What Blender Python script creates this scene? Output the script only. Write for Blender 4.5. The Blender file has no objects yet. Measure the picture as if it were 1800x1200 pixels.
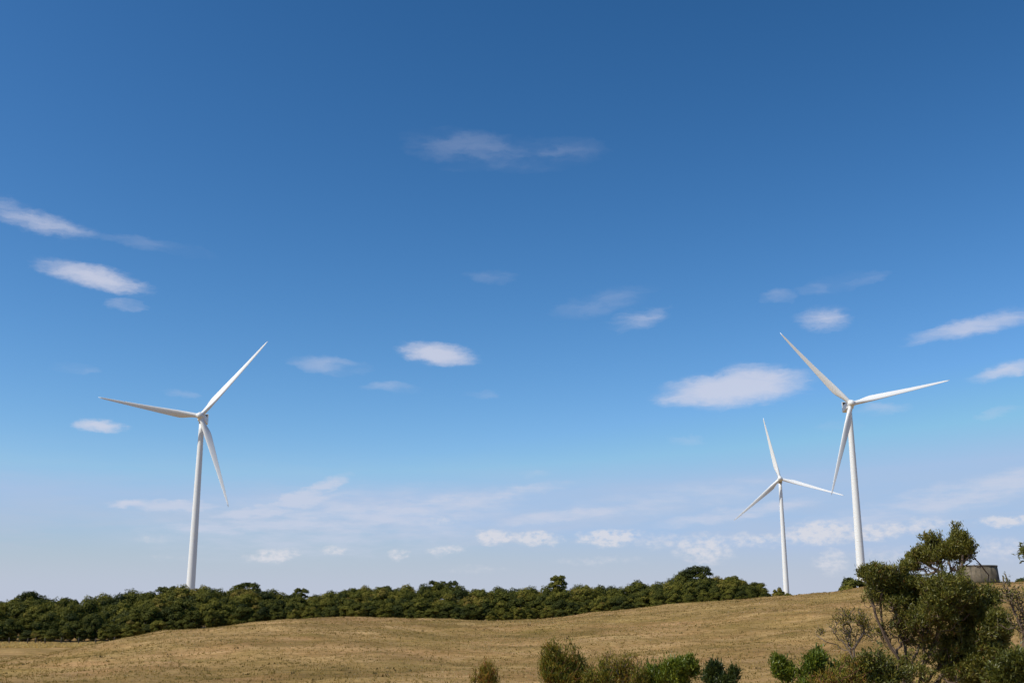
import bpy, bmesh, math, random
import numpy as np
from mathutils import Matrix, Vector

sc = bpy.context.scene
col = sc.collection
R = math.radians

# ------------------------------------------------------------------ camera
FPX, PITCH, EYE = 1900.0, R(13.6), 1.7          # focal length in 1800-px units, upward pitch, eye height
cam_d = bpy.data.cameras.new('camera')
cam = bpy.data.objects.new('camera', cam_d)
col.objects.link(cam)
cam.location = (0, 0, EYE)
cam.rotation_euler = (math.pi / 2 + PITCH, 0, 0)
cam_d.sensor_width = 36.0
cam_d.lens = 36.0 * FPX / 1800.0
cam_d.clip_start, cam_d.clip_end = 0.1, 30000.0
sc.camera = cam

# ------------------------------------------------------------------ light
SUN_ROT, SUN_EL = R(245), R(48)
sdir = Vector((math.sin(SUN_ROT) * math.cos(SUN_EL), math.cos(SUN_ROT) * math.cos(SUN_EL), math.sin(SUN_EL)))
sun_d = bpy.data.lights.new('sun', 'SUN')
sun_d.energy, sun_d.angle, sun_d.color = 4.25, R(0.53), (1.0, 0.95, 0.86)
sun = bpy.data.objects.new('sun', sun_d)
col.objects.link(sun)
sun.rotation_euler = sdir.to_track_quat('Z', 'Y').to_euler()
sun.location = sdir * 300

sc.view_settings.view_transform = 'Standard'
sc.view_settings.look = 'None'
sc.view_settings.gamma = 1.0
sc.view_settings.exposure = 0.0
sc.view_settings.use_curve_mapping = False
sc.render.engine = 'CYCLES'
sc.cycles.max_bounces = 6
sc.cycles.use_adaptive_sampling = True
sc.cycles.adaptive_min_samples = 4
sc.cycles.adaptive_threshold = 0.015
sc.cycles.transparent_max_bounces = 8

# ------------------------------------------------------------------ pixel rays of the photograph -> directions on the ground plan
CP, SP = math.cos(PITCH), math.sin(PITCH)


def ray(px, py):
    a, b = (px - 900.0) / FPX, (600.0 - py) / FPX
    return np.array([a, CP - b * SP, SP + b * CP])


def angles(px, py):
    d = ray(px, py)
    return math.atan2(d[0], d[1]), d[2] / math.hypot(d[0], d[1])      # azimuth, tangent of elevation


def at(px, py, r):
    d = ray(px, py)
    k = r / math.hypot(d[0], d[1])
    return np.array([d[0] * k, d[1] * k, d[2] * k + EYE])


# ------------------------------------------------------------------ world: sky and clouds
world = bpy.data.worlds.new('World')
sc.world = world
world.use_nodes = True
world.cycles.sampling_method = 'MANUAL'
world.cycles.sample_map_resolution = 256
nt = world.node_tree
N, LK = nt.nodes, nt.links
bg = N['Background']


def node(t, **kw):
    n = N.new(t)
    for k, v in kw.items():
        setattr(n, k, v)
    return n


def put(sock, v):
    if hasattr(v, 'is_output') or isinstance(v, bpy.types.NodeSocket):
        LK.new(v, sock)
    else:
        sock.default_value = v


def m_(op, a, b=0.0, c=None, clamp=False):
    n = node('ShaderNodeMath', operation=op)
    n.use_clamp = clamp
    put(n.inputs[0], a)
    put(n.inputs[1], b)
    if c is not None:
        put(n.inputs[2], c)
    return n.outputs[0]


def mr(v, a, b, c=0.0, d=1.0, smooth=True):
    n = node('ShaderNodeMapRange')
    n.interpolation_type = 'SMOOTHSTEP' if smooth else 'LINEAR'
    put(n.inputs[0], v)
    for i, k in enumerate((a, b, c, d)):
        n.inputs[1 + i].default_value = k
    return n.outputs[0]


def mixc(f, a, b):
    n = node('ShaderNodeMix', data_type='RGBA')
    put(n.inputs['Factor'], f)
    put(n.inputs[6], a)
    put(n.inputs[7], b)
    return n.outputs[2]


def vmath(op, a, b=None):
    n = node('ShaderNodeVectorMath', operation=op)
    put(n.inputs[0], a)
    if b is not None:
        put(n.inputs[1], b)
    return n


sky = node('ShaderNodeTexSky', sky_type='NISHITA', sun_disc=False)
sky.sun_elevation, sky.sun_rotation = SUN_EL, SUN_ROT
sky.altitude, sky.air_density, sky.dust_density, sky.ozone_density = 30.0, 1.0, 0.6, 2.0
SKY_STRENGTH = 0.085
SKY_POW, SKY_GAIN = (1.98, 1.51, 1.49), (0.0268, 0.0525, 0.0592)

tc = node('ShaderNodeTexCoord')
sep = node('ShaderNodeSeparateXYZ')
LK.new(tc.outputs['Generated'], sep.inputs[0])
u_ = m_('ARCTAN2', sep.outputs[0], sep.outputs[1])
v_ = m_('ARCSINE', sep.outputs[2])
uv = node('ShaderNodeCombineXYZ')
LK.new(u_, uv.inputs[0])
LK.new(v_, uv.inputs[1])
uv.inputs[2].default_value = 1.0


def noise(scale_xyz, detail, rough, off=0.0, vec=None, dist=0.0):
    mp = node('ShaderNodeMapping')
    LK.new(vec or uv.outputs[0], mp.inputs[0])
    mp.inputs['Scale'].default_value = scale_xyz
    mp.inputs['Location'].default_value = (off, off * 0.7, off * 1.3)
    n = node('ShaderNodeTexNoise', noise_dimensions='2D')
    LK.new(mp.outputs[0], n.inputs['Vector'])
    n.inputs['Scale'].default_value = 1.0
    n.inputs['Detail'].default_value = detail
    n.inputs['Roughness'].default_value = rough
    n.inputs['Distortion'].default_value = dist
    return n


wn = noise((36, 80, 1), 5, 0.62, 3.1)
warp = vmath('MULTIPLY', vmath('SUBTRACT', wn.outputs['Color'], (0.5, 0.5, 0.5)).outputs[0], (0.026, 0.011, 0)).outputs[0]
uvw = vmath('ADD', uv.outputs[0], warp).outputs[0]


def cloud_field(items):
    """items: px, py, half width px, half height px, tilt degrees (positive rises to the right), strength"""
    acc = None
    for (px, py, hw, hh, rot, amp) in items:
        d = ray(px, py)
        u0, v0 = math.atan2(d[0], d[1]), math.asin(d[2] / np.linalg.norm(d))
        cr, sr = math.cos(R(rot)), math.sin(R(rot))
        kx, ky = 1900.0 / hw, 1900.0 / hh
        a_ = vmath('DOT_PRODUCT', uvw, (cr * kx, sr * kx, -(u0 * cr + v0 * sr) * kx)).outputs['Value']
        b_ = vmath('DOT_PRODUCT', uvw, (-sr * ky, cr * ky, (u0 * sr - v0 * cr) * ky)).outputs['Value']
        d2 = m_('MULTIPLY_ADD', a_, a_, m_('MULTIPLY', b_, b_))
        d_ = mr(d2, 0.0, 1.75, amp, 0.0, smooth=False)
        acc = d_ if acc is None else m_('MAXIMUM', acc, d_)
    return acc


FAIR = [
    (165, 487, 96, 22, -8, 0.92), (223, 536, 28, 9, 0, 0.5), (70, 391, 105, 20, -6, 0.72), (12, 362, 60, 16, -6, 0.55), (120, 402, 60, 10, -5, 0.55),
    (275, 432, 85, 9, -4, 0.2), (840, 262, 110, 26, -6, 0.22), (950, 273, 100, 24, 3, 0.18), (765, 262, 50, 18, 0, 0.18), (880, 285, 80, 12, 6, 0.2),
    (178, 748, 48, 13, 0, 0.9), (578, 642, 55, 14, -4, 0.45), (770, 622, 72, 23, -7, 1.0), (684, 681, 42, 8, -3, 0.36),
    (850, 693, 25, 7, 0, 0.22), (320, 692, 20, 6, 0, 0.3), (135, 648, 30, 6, 0, 0.3), (865, 487, 38, 10, 0, 0.22),
    (1125, 560, 66, 21, 12, 0.6), (1065, 530, 75, 18, 12, 0.22), (1448, 560, 52, 24, 0, 0.72), (1482, 497, 60, 13, 6, 0.36),
    (1366, 520, 28, 10, 0, 0.3), (1715, 574, 120, 19, 7, 0.78), (1650, 590, 60, 13, 0, 0.6),
    (1290, 682, 140, 34, 4, 1.05), (1340, 668, 90, 32, -6, 0.9), (1215, 700, 65, 19, 3, 0.85), (1775, 650, 70, 15, 9, 0.8), (1552, 719, 32, 9, 0, 0.5),
    (1755, 725, 25, 6, 10, 0.3), (1480, 748, 35, 7, 0, 0.2), (1205, 774, 25, 6, 0, 0.22), (940, 832, 24, 6, 0, 0.35), (220, 886, 30, 10, 4, 0.8),
]
fair = cloud_field([(a, b, w * 0.93, h * 0.92, r, k) for (a, b, w, h, r, k) in FAIR if k > 0.5])
wisp = cloud_field([(a, b, w * 1.05, h, r, k * 0.72) for (a, b, w, h, r, k) in FAIR if k <= 0.5])
fn = noise((26, 170, 1), 6, 0.62, 9.0, vec=uvw)
fm = m_('MULTIPLY', fair, fair)
fa = m_('ADD', m_('MULTIPLY', fair, 0.55), m_('MULTIPLY', fm, 0.75))
fa = mr(m_('SUBTRACT', fa, m_('MULTIPLY', m_('SUBTRACT', 0.72, fn.outputs[0]), 0.55)), 0.0, 1.1, 0.0, 0.76)
wn2 = noise((18, 60, 1), 4, 0.5, 15.0, vec=uvw)
fa = m_('MAXIMUM', fa, m_('MULTIPLY', wisp, mr(wn2.outputs[0], 0.30, 0.72, 0.1, 1.0)))

# thin veil and streaks low over the horizon
low = cloud_field([
    (545, 866, 66, 13, 22, 0.62), (480, 893, 120, 12, 12, 0.6), (700, 893, 150, 12, 9, 0.45), (860, 872, 130, 10, 8, 0.4), (420, 925, 160, 14, 4, 0.45), (1000, 905, 150, 12, 6, 0.4), (1300, 900, 140, 12, 8, 0.4), (300, 888, 80, 10, 0, 0.5), (650, 905, 240, 26, 6, 0.45), (800, 880, 120, 14, 10, 0.3),
    (600, 920, 340, 60, 3, 0.30), (1150, 885, 260, 26, 8, 0.24), (1700, 868, 160, 24, 10, 0.40), (1560, 905, 160, 20, 8, 0.28),
])
ln = noise((22, 110, 1), 5, 0.6, 21.0)
la = mr(m_('MULTIPLY', low, m_('ADD', m_('MULTIPLY', ln.outputs[0], 2.2), -0.2)), 0.0, 0.52, 0.0, 0.80)
band = mr(v_, -0.02, 0.155, 1.0, 0.0)
base_band = mr(v_, 0.01, 0.085, 0.95, 0.0)
bn = noise((9, 60, 1), 5, 0.6, 4.4)
ba = m_('MAXIMUM', m_('MULTIPLY', band, mr(bn.outputs[0], 0.25, 0.75, 0.25, 0.85)), base_band)

# far cumulus tops
cum = cloud_field([
    (484, 976, 42, 11, 6, 0.9), (588, 967, 28, 9, 0, 0.75), (702, 976, 18, 11, 0, 0.7), (785, 966, 30, 9, 10, 0.65), (870, 944, 36, 12, 4, 1.0),
    (942, 946, 44, 12, 0, 0.95), (1068, 944, 58, 14, 2, 1.0), (1160, 950, 50, 14, 0, 0.5), (1240, 965, 50, 26, 0, 0.75), (1330, 948, 60, 12, 0, 0.6),
    (1440, 936, 60, 19, 3, 1.0), (1540, 935, 70, 14, 6, 0.8), (1620, 922, 60, 11, 6, 0.6), (1460, 985, 26, 22, 0, 0.65), (1770, 915, 46, 9, 3, 0.95),
    (1560, 975, 60, 16, 0, 0.4), (1760, 965, 60, 20, 0, 0.5), (1050, 985, 90, 9, 0, 0.35), (840, 1000, 70, 8, 0, 0.3), (270, 948, 30, 7, 0, 0.35), (300, 978, 60, 5, 0, 0.25), (780, 914, 44, 9, 6, 0.4),
])
cn = noise((120, 200, 1), 5, 0.6, 33.0)
ca = mr(m_('MULTIPLY', cum, m_('ADD', m_('MULTIPLY', cn.outputs[0], 2.0), -0.25)), 0.06, 0.80, 0.0, 0.80)

# the deep, clear blue of the photograph: steeper response per channel
KS = 1.0 / SKY_STRENGTH
sc_ = node('ShaderNodeSeparateColor')
LK.new(sky.outputs[0], sc_.inputs[0])
cc_ = node('ShaderNodeCombineColor')
for q in range(3):
    LK.new(m_('MINIMUM', m_('MULTIPLY', m_('POWER', sc_.outputs[q], SKY_POW[q]), SKY_GAIN[q] * KS), (0.36, 0.53, 0.78)[q] * KS), cc_.inputs[q])


def srgb(r, g, b, k=1.0):
    f = lambda c: (c / 12.92 if c <= 0.04045 else ((c + 0.055) / 1.055) ** 2.4)
    return (f(r / 255) * k, f(g / 255) * k, f(b / 255) * k, 1.0)


c0 = mixc(ba, cc_.outputs[0], srgb(188, 196, 215, KS))
c1 = mixc(la, c0, srgb(200, 208, 227, KS))
c2 = mixc(ca, c1, srgb(220, 220, 227, KS))
c3 = mixc(fa, c2, srgb(214, 215, 229, KS))
LK.new(c3, bg.inputs[0])
bg.inputs[1].default_value = SKY_STRENGTH

# ------------------------------------------------------------------ helpers


def tag(o, label=None, cat=None, group=None, kind=None):
    for k, v in (('label', label), ('category', cat), ('group', group), ('kind', kind)):
        if v:
            o[k] = v
    return o


def mesh_np(name, V, polys, mats=(), smooth=False, face_attr=None):
    """polys: list of integer arrays (n, k)"""
    me = bpy.data.meshes.new(name)
    V = np.asarray(V, dtype=np.float32)
    me.vertices.add(len(V))
    me.vertices.foreach_set('co', V.ravel())
    loops = np.concatenate([p.ravel() for p in polys]).astype(np.int32)
    sizes = np.concatenate([np.full(len(p), p.shape[1]) for p in polys])
    starts = np.concatenate([[0], np.cumsum(sizes)[:-1]]).astype(np.int32)
    me.loops.add(len(loops))
    me.loops.foreach_set('vertex_index', loops)
    me.polygons.add(len(sizes))
    me.polygons.foreach_set('loop_start', starts)
    me.polygons.foreach_set('use_smooth', np.full(len(sizes), smooth))
    if face_attr is not None:
        at_ = me.attributes.new('tint', 'FLOAT', 'FACE')
        at_.data.foreach_set('value', np.asarray(face_attr, dtype=np.float32))
    for m in mats:
        me.materials.append(m)
    me.update(calc_edges=True)
    me.validate()
    return me


def obj(name, data, parent=None, mat=None):
    o = bpy.data.objects.new(name, data)
    col.objects.link(o)
    if mat is not None and data is not None:
        data.materials.append(mat)
    if parent is not None:
        o.parent = parent
    return o


def bm_obj(name, bm, mat, parent=None, smooth=False):
    me = bpy.data.meshes.new(name)
    bm.normal_update()
    bm.to_mesh(me)
    bm.free()
    if smooth:
        me.polygons.foreach_set('use_smooth', [True] * len(me.polygons))
    me.materials.append(mat)
    o = bpy.data.objects.new(name, me)
    col.objects.link(o)
    if parent is not None:
        o.parent = parent
    return o


def empty(name, loc):
    o = bpy.data.objects.new(name, None)
    o.empty_display_size = 0.5
    col.objects.link(o)
    o.location = loc
    return o


def lathe(prof, n, cap0=True, cap1=True):
    V, Q = [], []
    for (r, z) in prof:
        for k in range(n):
            a = 2 * math.pi * k / n
            V.append((r * math.cos(a), r * math.sin(a), z))
    for i in range(len(prof) - 1):
        for k in range(n):
            Q.append((i * n + k, i * n + (k + 1) % n, (i + 1) * n + (k + 1) % n, (i + 1) * n + k))
    bm = bmesh.new()
    vs = [bm.verts.new(v) for v in V]
    for q in Q:
        bm.faces.new([vs[i] for i in q])
    if cap0:
        bm.faces.new(vs[:n][::-1])
    if cap1:
        bm.faces.new(vs[-n:])
    return bm


def tubes(paths, sides=5):
    """paths: list of (points (k,3), radii (k,)) -> V, quads"""
    VV, QQ, off = [], [], 0
    ang = np.arange(sides) * 2 * np.pi / sides
    for P, rad in paths:
        P = np.asarray(P, float)
        k = len(P)
        if k < 2:
            continue
        T = np.gradient(P, axis=0)
        T /= np.linalg.norm(T, axis=1)[:, None] + 1e-9
        ref = np.array([0.31, 0.17, 0.93]) if abs(T[0, 2]) < 0.9 else np.array([1.0, 0.1, 0.05])
        A = np.cross(T, ref)
        A /= np.linalg.norm(A, axis=1)[:, None] + 1e-9
        B = np.cross(T, A)
        ring = P[:, None, :] + (A[:, None, :] * np.cos(ang)[None, :, None] + B[:, None, :] * np.sin(ang)[None, :, None]) * np.asarray(rad)[:, None, None]
        VV.append(ring.reshape(-1, 3))
        i = np.arange(k - 1)[:, None] * sides
        j = np.arange(sides)[None, :]
        jn = (j + 1) % sides
        QQ.append(np.stack([i + j, i + jn, i + sides + jn, i + sides + j], -1).reshape(-1, 4) + off)
        off += k * sides
    return np.concatenate(VV), np.concatenate(QQ)


# ------------------------------------------------------------------ materials


class Mat:
    def __init__(self, name):
        self.m = bpy.data.materials.new(name)
        self.m.use_nodes = True
        self.t = self.m.node_tree
        self.b = self.t.nodes['Principled BSDF']

    def n(self, t, **kw):
        n = self.t.nodes.new(t)
        for k, v in kw.items():
            setattr(n, k, v)
        return n

    def l(self, a, b):
        self.t.links.new(a, b)

    def noise(self, scale, detail=4, rough=0.6, vec=None, kind='Object', sxyz=None, dist=0.0):
        if vec is None:
            vec = self.n('ShaderNodeTexCoord').outputs[kind]
        if sxyz:
            mp = self.n('ShaderNodeMapping')
            self.l(vec, mp.inputs[0])
            mp.inputs['Scale'].default_value = sxyz
            vec = mp.outputs[0]
        n = self.n('ShaderNodeTexNoise')
        self.l(vec, n.inputs['Vector'])
        n.inputs['Scale'].default_value = scale
        n.inputs['Detail'].default_value = detail
        n.inputs['Roughness'].default_value = rough
        n.inputs['Distortion'].default_value = dist
        return n.outputs[0]

    def ramp(self, f, stops):
        n = self.n('ShaderNodeValToRGB')
        cr = n.color_ramp
        while len(cr.elements) < len(stops):
            cr.elements.new(0.5)
        for e, (p, c) in zip(cr.elements, stops):
            e.position = p
            e.color = (*c, 1)
        self.l(f, n.inputs[0])
        return n.outputs[0]

    def mix(self, f, a, b, blend='MIX'):
        n = self.n('ShaderNodeMix', data_type='RGBA', blend_type=blend)
        for s, v in ((n.inputs['Factor'], f), (n.inputs[6], a), (n.inputs[7], b)):
            if isinstance(v, bpy.types.NodeSocket):
                self.l(v, s)
            else:
                s.default_value = v if isinstance(v, (int, float)) else (*v, 1)
        return n.outputs[2]

    def math(self, op, a, b=0.0):
        n = self.n('ShaderNodeMath', operation=op)
        for s, v in ((n.inputs[0], a), (n.inputs[1], b)):
            if isinstance(v, bpy.types.NodeSocket):
                self.l(v, s)
            else:
                s.default_value = v
        return n.outputs[0]

    def bump(self, h, strength, dist):
        n = self.n('ShaderNodeBump')
        n.inputs['Strength'].default_value = strength
        n.inputs['Distance'].default_value = dist
        self.l(h, n.inputs['Height'])
        self.l(n.outputs[0], self.b.inputs['Normal'])

    def color(self, c):
        self.l(c, self.b.inputs['Base Color'])

    def rough(self, r, spec=0.5):
        self.b.inputs['Roughness'].default_value = r
        self.b.inputs['Specular IOR Level'].default_value = spec


def leaf_material(name, stops, translucency=0.3, rough=0.55, spec=0.25, rnd=0.0):
    M = Mat(name)
    a = M.n('ShaderNodeAttribute', attribute_name='tint')
    f = a.outputs['Fac']
    if rnd:
        oi = M.n('ShaderNodeObjectInfo')
        f = M.math('ADD', f, M.math('MULTIPLY', M.math('SUBTRACT', oi.outputs['Random'], 0.5), rnd))
    c = M.ramp(f, stops)
    M.color(c)
    M.rough(rough, spec)
    tr = M.n('ShaderNodeBsdfTranslucent')
    M.l(M.mix(1.0, c, (1.25, 1.3, 0.7), 'MULTIPLY'), tr.inputs['Color'])
    mx = M.n('ShaderNodeMixShader')
    mx.inputs[0].default_value = translucency
    M.l(M.b.outputs[0], mx.inputs[1])
    M.l(tr.outputs[0], mx.inputs[2])
    M.l(mx.outputs[0], M.t.nodes['Material Output'].inputs['Surface'])
    return M.m


# white turbine paint, faint grime
M = Mat('turbine_white')
g = M.noise(0.35, 5, 0.6, sxyz=(1, 1, 0.25))
M.color(M.mix(g, (0.82, 0.82, 0.80), (0.74, 0.74, 0.72)))
M.rough(0.4, 0.4)
WHITE = M.m
M = Mat('radiator_dark')
M.color(M.mix(M.noise(3.0), (0.05, 0.045, 0.045), (0.09, 0.085, 0.08)))
M.rough(0.6)
DARK = M.m
M = Mat('yaw_ring_grey')
M.color(M.mix(M.noise(2.0), (0.30, 0.30, 0.30), (0.40, 0.40, 0.39)))
M.rough(0.5)
GREY = M.m

# tank concrete
M = Mat('tank_concrete')
g1 = M.noise(1.2, 6, 0.65)
g2 = M.noise(2.5, 5, 0.6, sxyz=(1, 1, 0.18))
c = M.ramp(g1, [(0.3, (0.085, 0.066, 0.042)), (0.55, (0.155, 0.124, 0.083)), (0.75, (0.21, 0.172, 0.122))])
c = M.mix(M.ramp(g2, [(0.45, (0, 0, 0)), (0.62, (1, 1, 1))]), c, (0.07, 0.06, 0.043))
M.color(c)
M.rough(0.9, 0.2)
M.bump(g1, 0.4, 0.04)
CONC = M.m
M = Mat('weathered_wood')
M.color(M.mix(M.noise(6.0, 5, 0.7, sxyz=(3, 3, 0.4)), (0.16, 0.13, 0.10), (0.30, 0.26, 0.21)))
M.rough(0.9, 0.2)
WOOD = M.m
M = Mat('old_dark_wood')
M.color(M.mix(M.noise(6.0, 5, 0.7, sxyz=(3, 3, 0.4)), (0.05, 0.04, 0.03), (0.11, 0.09, 0.07)))
M.rough(0.9, 0.2)
WOOD_DARK = M.m
M = Mat('fence_wire')
M.color(M.mix(M.noise(9.0), (0.20, 0.19, 0.18), (0.28, 0.27, 0.26)))
M.rough(0.5)
M.b.inputs['Metallic'].default_value = 0.8
WIRE = M.m


def bark(name, a, b):
    M = Mat(name)
    n = M.noise(14.0, 5, 0.7, sxyz=(1, 1, 0.3))
    M.color(M.mix(n, a, b))
    M.rough(0.9, 0.15)
    return M.m


BARK = bark('bark_brown', (0.08, 0.053, 0.037), (0.20, 0.145, 0.105))
BARK_GREY = bark('bark_grey', (0.10, 0.072, 0.052), (0.22, 0.17, 0.13))
BARK_RED = bark('bark_red', (0.12, 0.055, 0.03), (0.24, 0.12, 0.06))
TRUNK_FAR = bark('bark_far', (0.10, 0.08, 0.065), (0.24, 0.21, 0.18))

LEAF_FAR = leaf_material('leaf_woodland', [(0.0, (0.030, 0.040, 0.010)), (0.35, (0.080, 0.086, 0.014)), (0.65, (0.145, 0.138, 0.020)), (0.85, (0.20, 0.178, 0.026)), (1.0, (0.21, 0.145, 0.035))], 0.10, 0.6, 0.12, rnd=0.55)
LEAF_MAIN = leaf_material('leaf_wattle', [(0.0, (0.035, 0.050, 0.010)), (0.5, (0.110, 0.112, 0.016)), (0.85, (0.21, 0.185, 0.030)), (0.93, (0.20, 0.13, 0.04)), (1.0, (0.25, 0.09, 0.03))], 0.16, 0.45, 0.35)
LEAF_BRIGHT = leaf_material('leaf_bright', [(0.0, (0.035, 0.060, 0.008)), (0.55, (0.115, 0.150, 0.014)), (0.95, (0.24, 0.25, 0.028)), (1.0, (0.24, 0.2, 0.04))], 0.22, 0.4, 0.35)
LEAF_RUST = leaf_material('leaf_rust', [(0.0, (0.055, 0.075, 0.012)), (0.5, (0.160, 0.150, 0.016)), (0.72, (0.27, 0.19, 0.025)), (0.88, (0.31, 0.13, 0.025)), (1.0, (0.34, 0.09, 0.03))], 0.2, 0.5, 0.25)
LEAF_DARK = leaf_material('leaf_dark', [(0.0, (0.022, 0.036, 0.008)), (0.7, (0.055, 0.075, 0.013)), (1.0, (0.16, 0.17, 0.03))], 0.25, 0.45, 0.3)

# pasture
M = Mat('dry_pasture')
geo = M.n('ShaderNodeNewGeometry').outputs['Position']
big = M.noise(0.05, 5, 0.62, vec=geo, sxyz=(0.7, 1.0, 1), dist=0.8)
med = M.noise(0.30, 6, 0.68, vec=geo, sxyz=(0.55, 1.0, 1), dist=0.5)
hue = M.noise(0.11, 5, 0.65, vec=geo, sxyz=(0.6, 1, 1), dist=0.8)
fine = M.noise(1.9, 6, 0.78, vec=geo, sxyz=(0.7, 1, 1))
vfine = M.noise(12.0, 3, 0.7, vec=geo)
c = M.ramp(big, [(0.36, (0.205, 0.150, 0.056)), (0.5, (0.275, 0.195, 0.084)), (0.64, (0.345, 0.250, 0.125))])
cm = M.ramp(med, [(0.36, (0.150, 0.118, 0.036)), (0.5, (0.270, 0.192, 0.080)), (0.66, (0.405, 0.300, 0.155))])
stk = M.noise(0.16, 4, 0.6, vec=geo, sxyz=(0.22, 1.0, 1), dist=0.6)
c = M.mix(0.6, c, cm)
c = M.mix(0.8, c, M.ramp(stk, [(0.36, (0.76, 0.75, 0.70)), (0.5, (1.0, 1.0, 1.0)), (0.64, (1.20, 1.19, 1.17))]), 'MULTIPLY')
ch = M.ramp(hue, [(0.38, (0.84, 0.90, 0.68)), (0.5, (1.0, 1.0, 1.0)), (0.63, (1.12, 0.98, 1.10))])
c = M.mix(0.5, c, ch, 'MULTIPLY')
cf = M.ramp(fine, [(0.33, (0.66, 0.64, 0.58)), (0.5, (1.0, 1.0, 1.0)), (0.68, (1.25, 1.24, 1.20))])
c = M.mix(0.9, c, cf, 'MULTIPLY')
cv = M.ramp(vfine, [(0.3, (0.72, 0.72, 0.70)), (0.7, (1.28, 1.28, 1.28))])
c = M.mix(0.8, c, cv, 'MULTIPLY')
c = M.mix(1.0, c, (1.13, 1.0, 0.88), 'MULTIPLY')
M.color(c)
M.rough(0.95, 0.08)
h = M.math('ADD', M.math('MULTIPLY', fine, 0.7), M.math('MULTIPLY', vfine, 0.25))
M.bump(h, 0.7, 0.22)
PASTURE = M.m
GRASS = leaf_material('dry_grass', [(0.0, (0.17, 0.125, 0.035)), (0.3, (0.27, 0.185, 0.062)), (0.75, (0.38, 0.262, 0.10)), (1.0, (0.50, 0.37, 0.17))], 0.3, 0.8, 0.1)
GRASS_PALE = leaf_material('pale_grass', [(0.0, (0.46, 0.31, 0.12)), (0.5, (0.60, 0.42, 0.17)), (1.0, (0.72, 0.53, 0.25))], 0.3, 0.8, 0.1)
WEED = leaf_material('dark_weed', [(0.0, (0.12, 0.09, 0.04)), (0.6, (0.18, 0.13, 0.055)), (1.0, (0.22, 0.155, 0.07))], 0.2, 0.8, 0.1)

# ------------------------------------------------------------------ terrain
CREST = [(-400, 1180), (-150, 1168), (0, 1155), (60, 1149), (110, 1142), (160, 1133), (200, 1125.5), (250, 1117), (300, 1109.5), (350, 1105), (400, 1099), (450, 1093.5),
         (500, 1089.5), (560, 1087.5), (640, 1087), (720, 1088), (800, 1089.5), (880, 1090), (940, 1088.5), (1000, 1083), (1050, 1077), (1100, 1072.5),
         (1150, 1068), (1200, 1063), (1250, 1058), (1300, 1053), (1350, 1049), (1400, 1045.5), (1450, 1041.5), (1500, 1037), (1560, 1032), (1620, 1027),
         (1700, 1023), (1760, 1022), (1820, 1022), (2000, 1024), (2300, 1040)]
_ca = np.array([angles(*p) for p in CREST])
_cth, _cta = _ca[:, 0], _ca[:, 1]
# ground line under the wood: equals the far field at the fence on the far side, else just below the crest line
FAR = [(-400, 1131), (0, 1130.5), (120, 1130), (200, 1129.5), (260, 1126), (330, 1114), (420, 1104), (520, 1096), (650, 1093), (900, 1095), (1000, 1090), (1150, 1075),
       (1300, 1061), (1400, 1054), (1500, 1050), (1620, 1045), (1800, 1040), (2300, 1055)]
_fa = np.array([angles(*p) for p in FAR])


def smooth_interp(x, xs, ys):
    """monotone-ish cubic through the points (numpy only)"""
    xs, ys = np.asarray(xs), np.asarray(ys)
    d = np.diff(ys) / np.diff(xs)
    mm = np.concatenate([[d[0]], (d[1:] + d[:-1]) / 2, [d[-1]]])
    x = np.clip(x, xs[0], xs[-1])
    i = np.clip(np.searchsorted(xs, x, side='right') - 1, 0, len(xs) - 2)
    h_ = xs[i + 1] - xs[i]
    t = (x - xs[i]) / h_
    return ((1 + 2 * t) * (1 - t) ** 2) * ys[i] + t * (1 - t) ** 2 * h_ * mm[i] + t * t * (3 - 2 * t) * ys[i + 1] + t * t * (t - 1) * h_ * mm[i + 1]


def hermite(r, r0, z0, s0, r1, z1, s1):
    h_ = r1 - r0
    t = np.clip((r - r0) / h_, 0, 1)
    return ((1 + 2 * t) * (1 - t) ** 2) * z0 + t * (1 - t) ** 2 * h_ * s0 + t * t * (3 - 2 * t) * z1 + t * t * (t - 1) * h_ * s1


RW = 246.0       # distance of the wood's front edge / paddock fence


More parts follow.
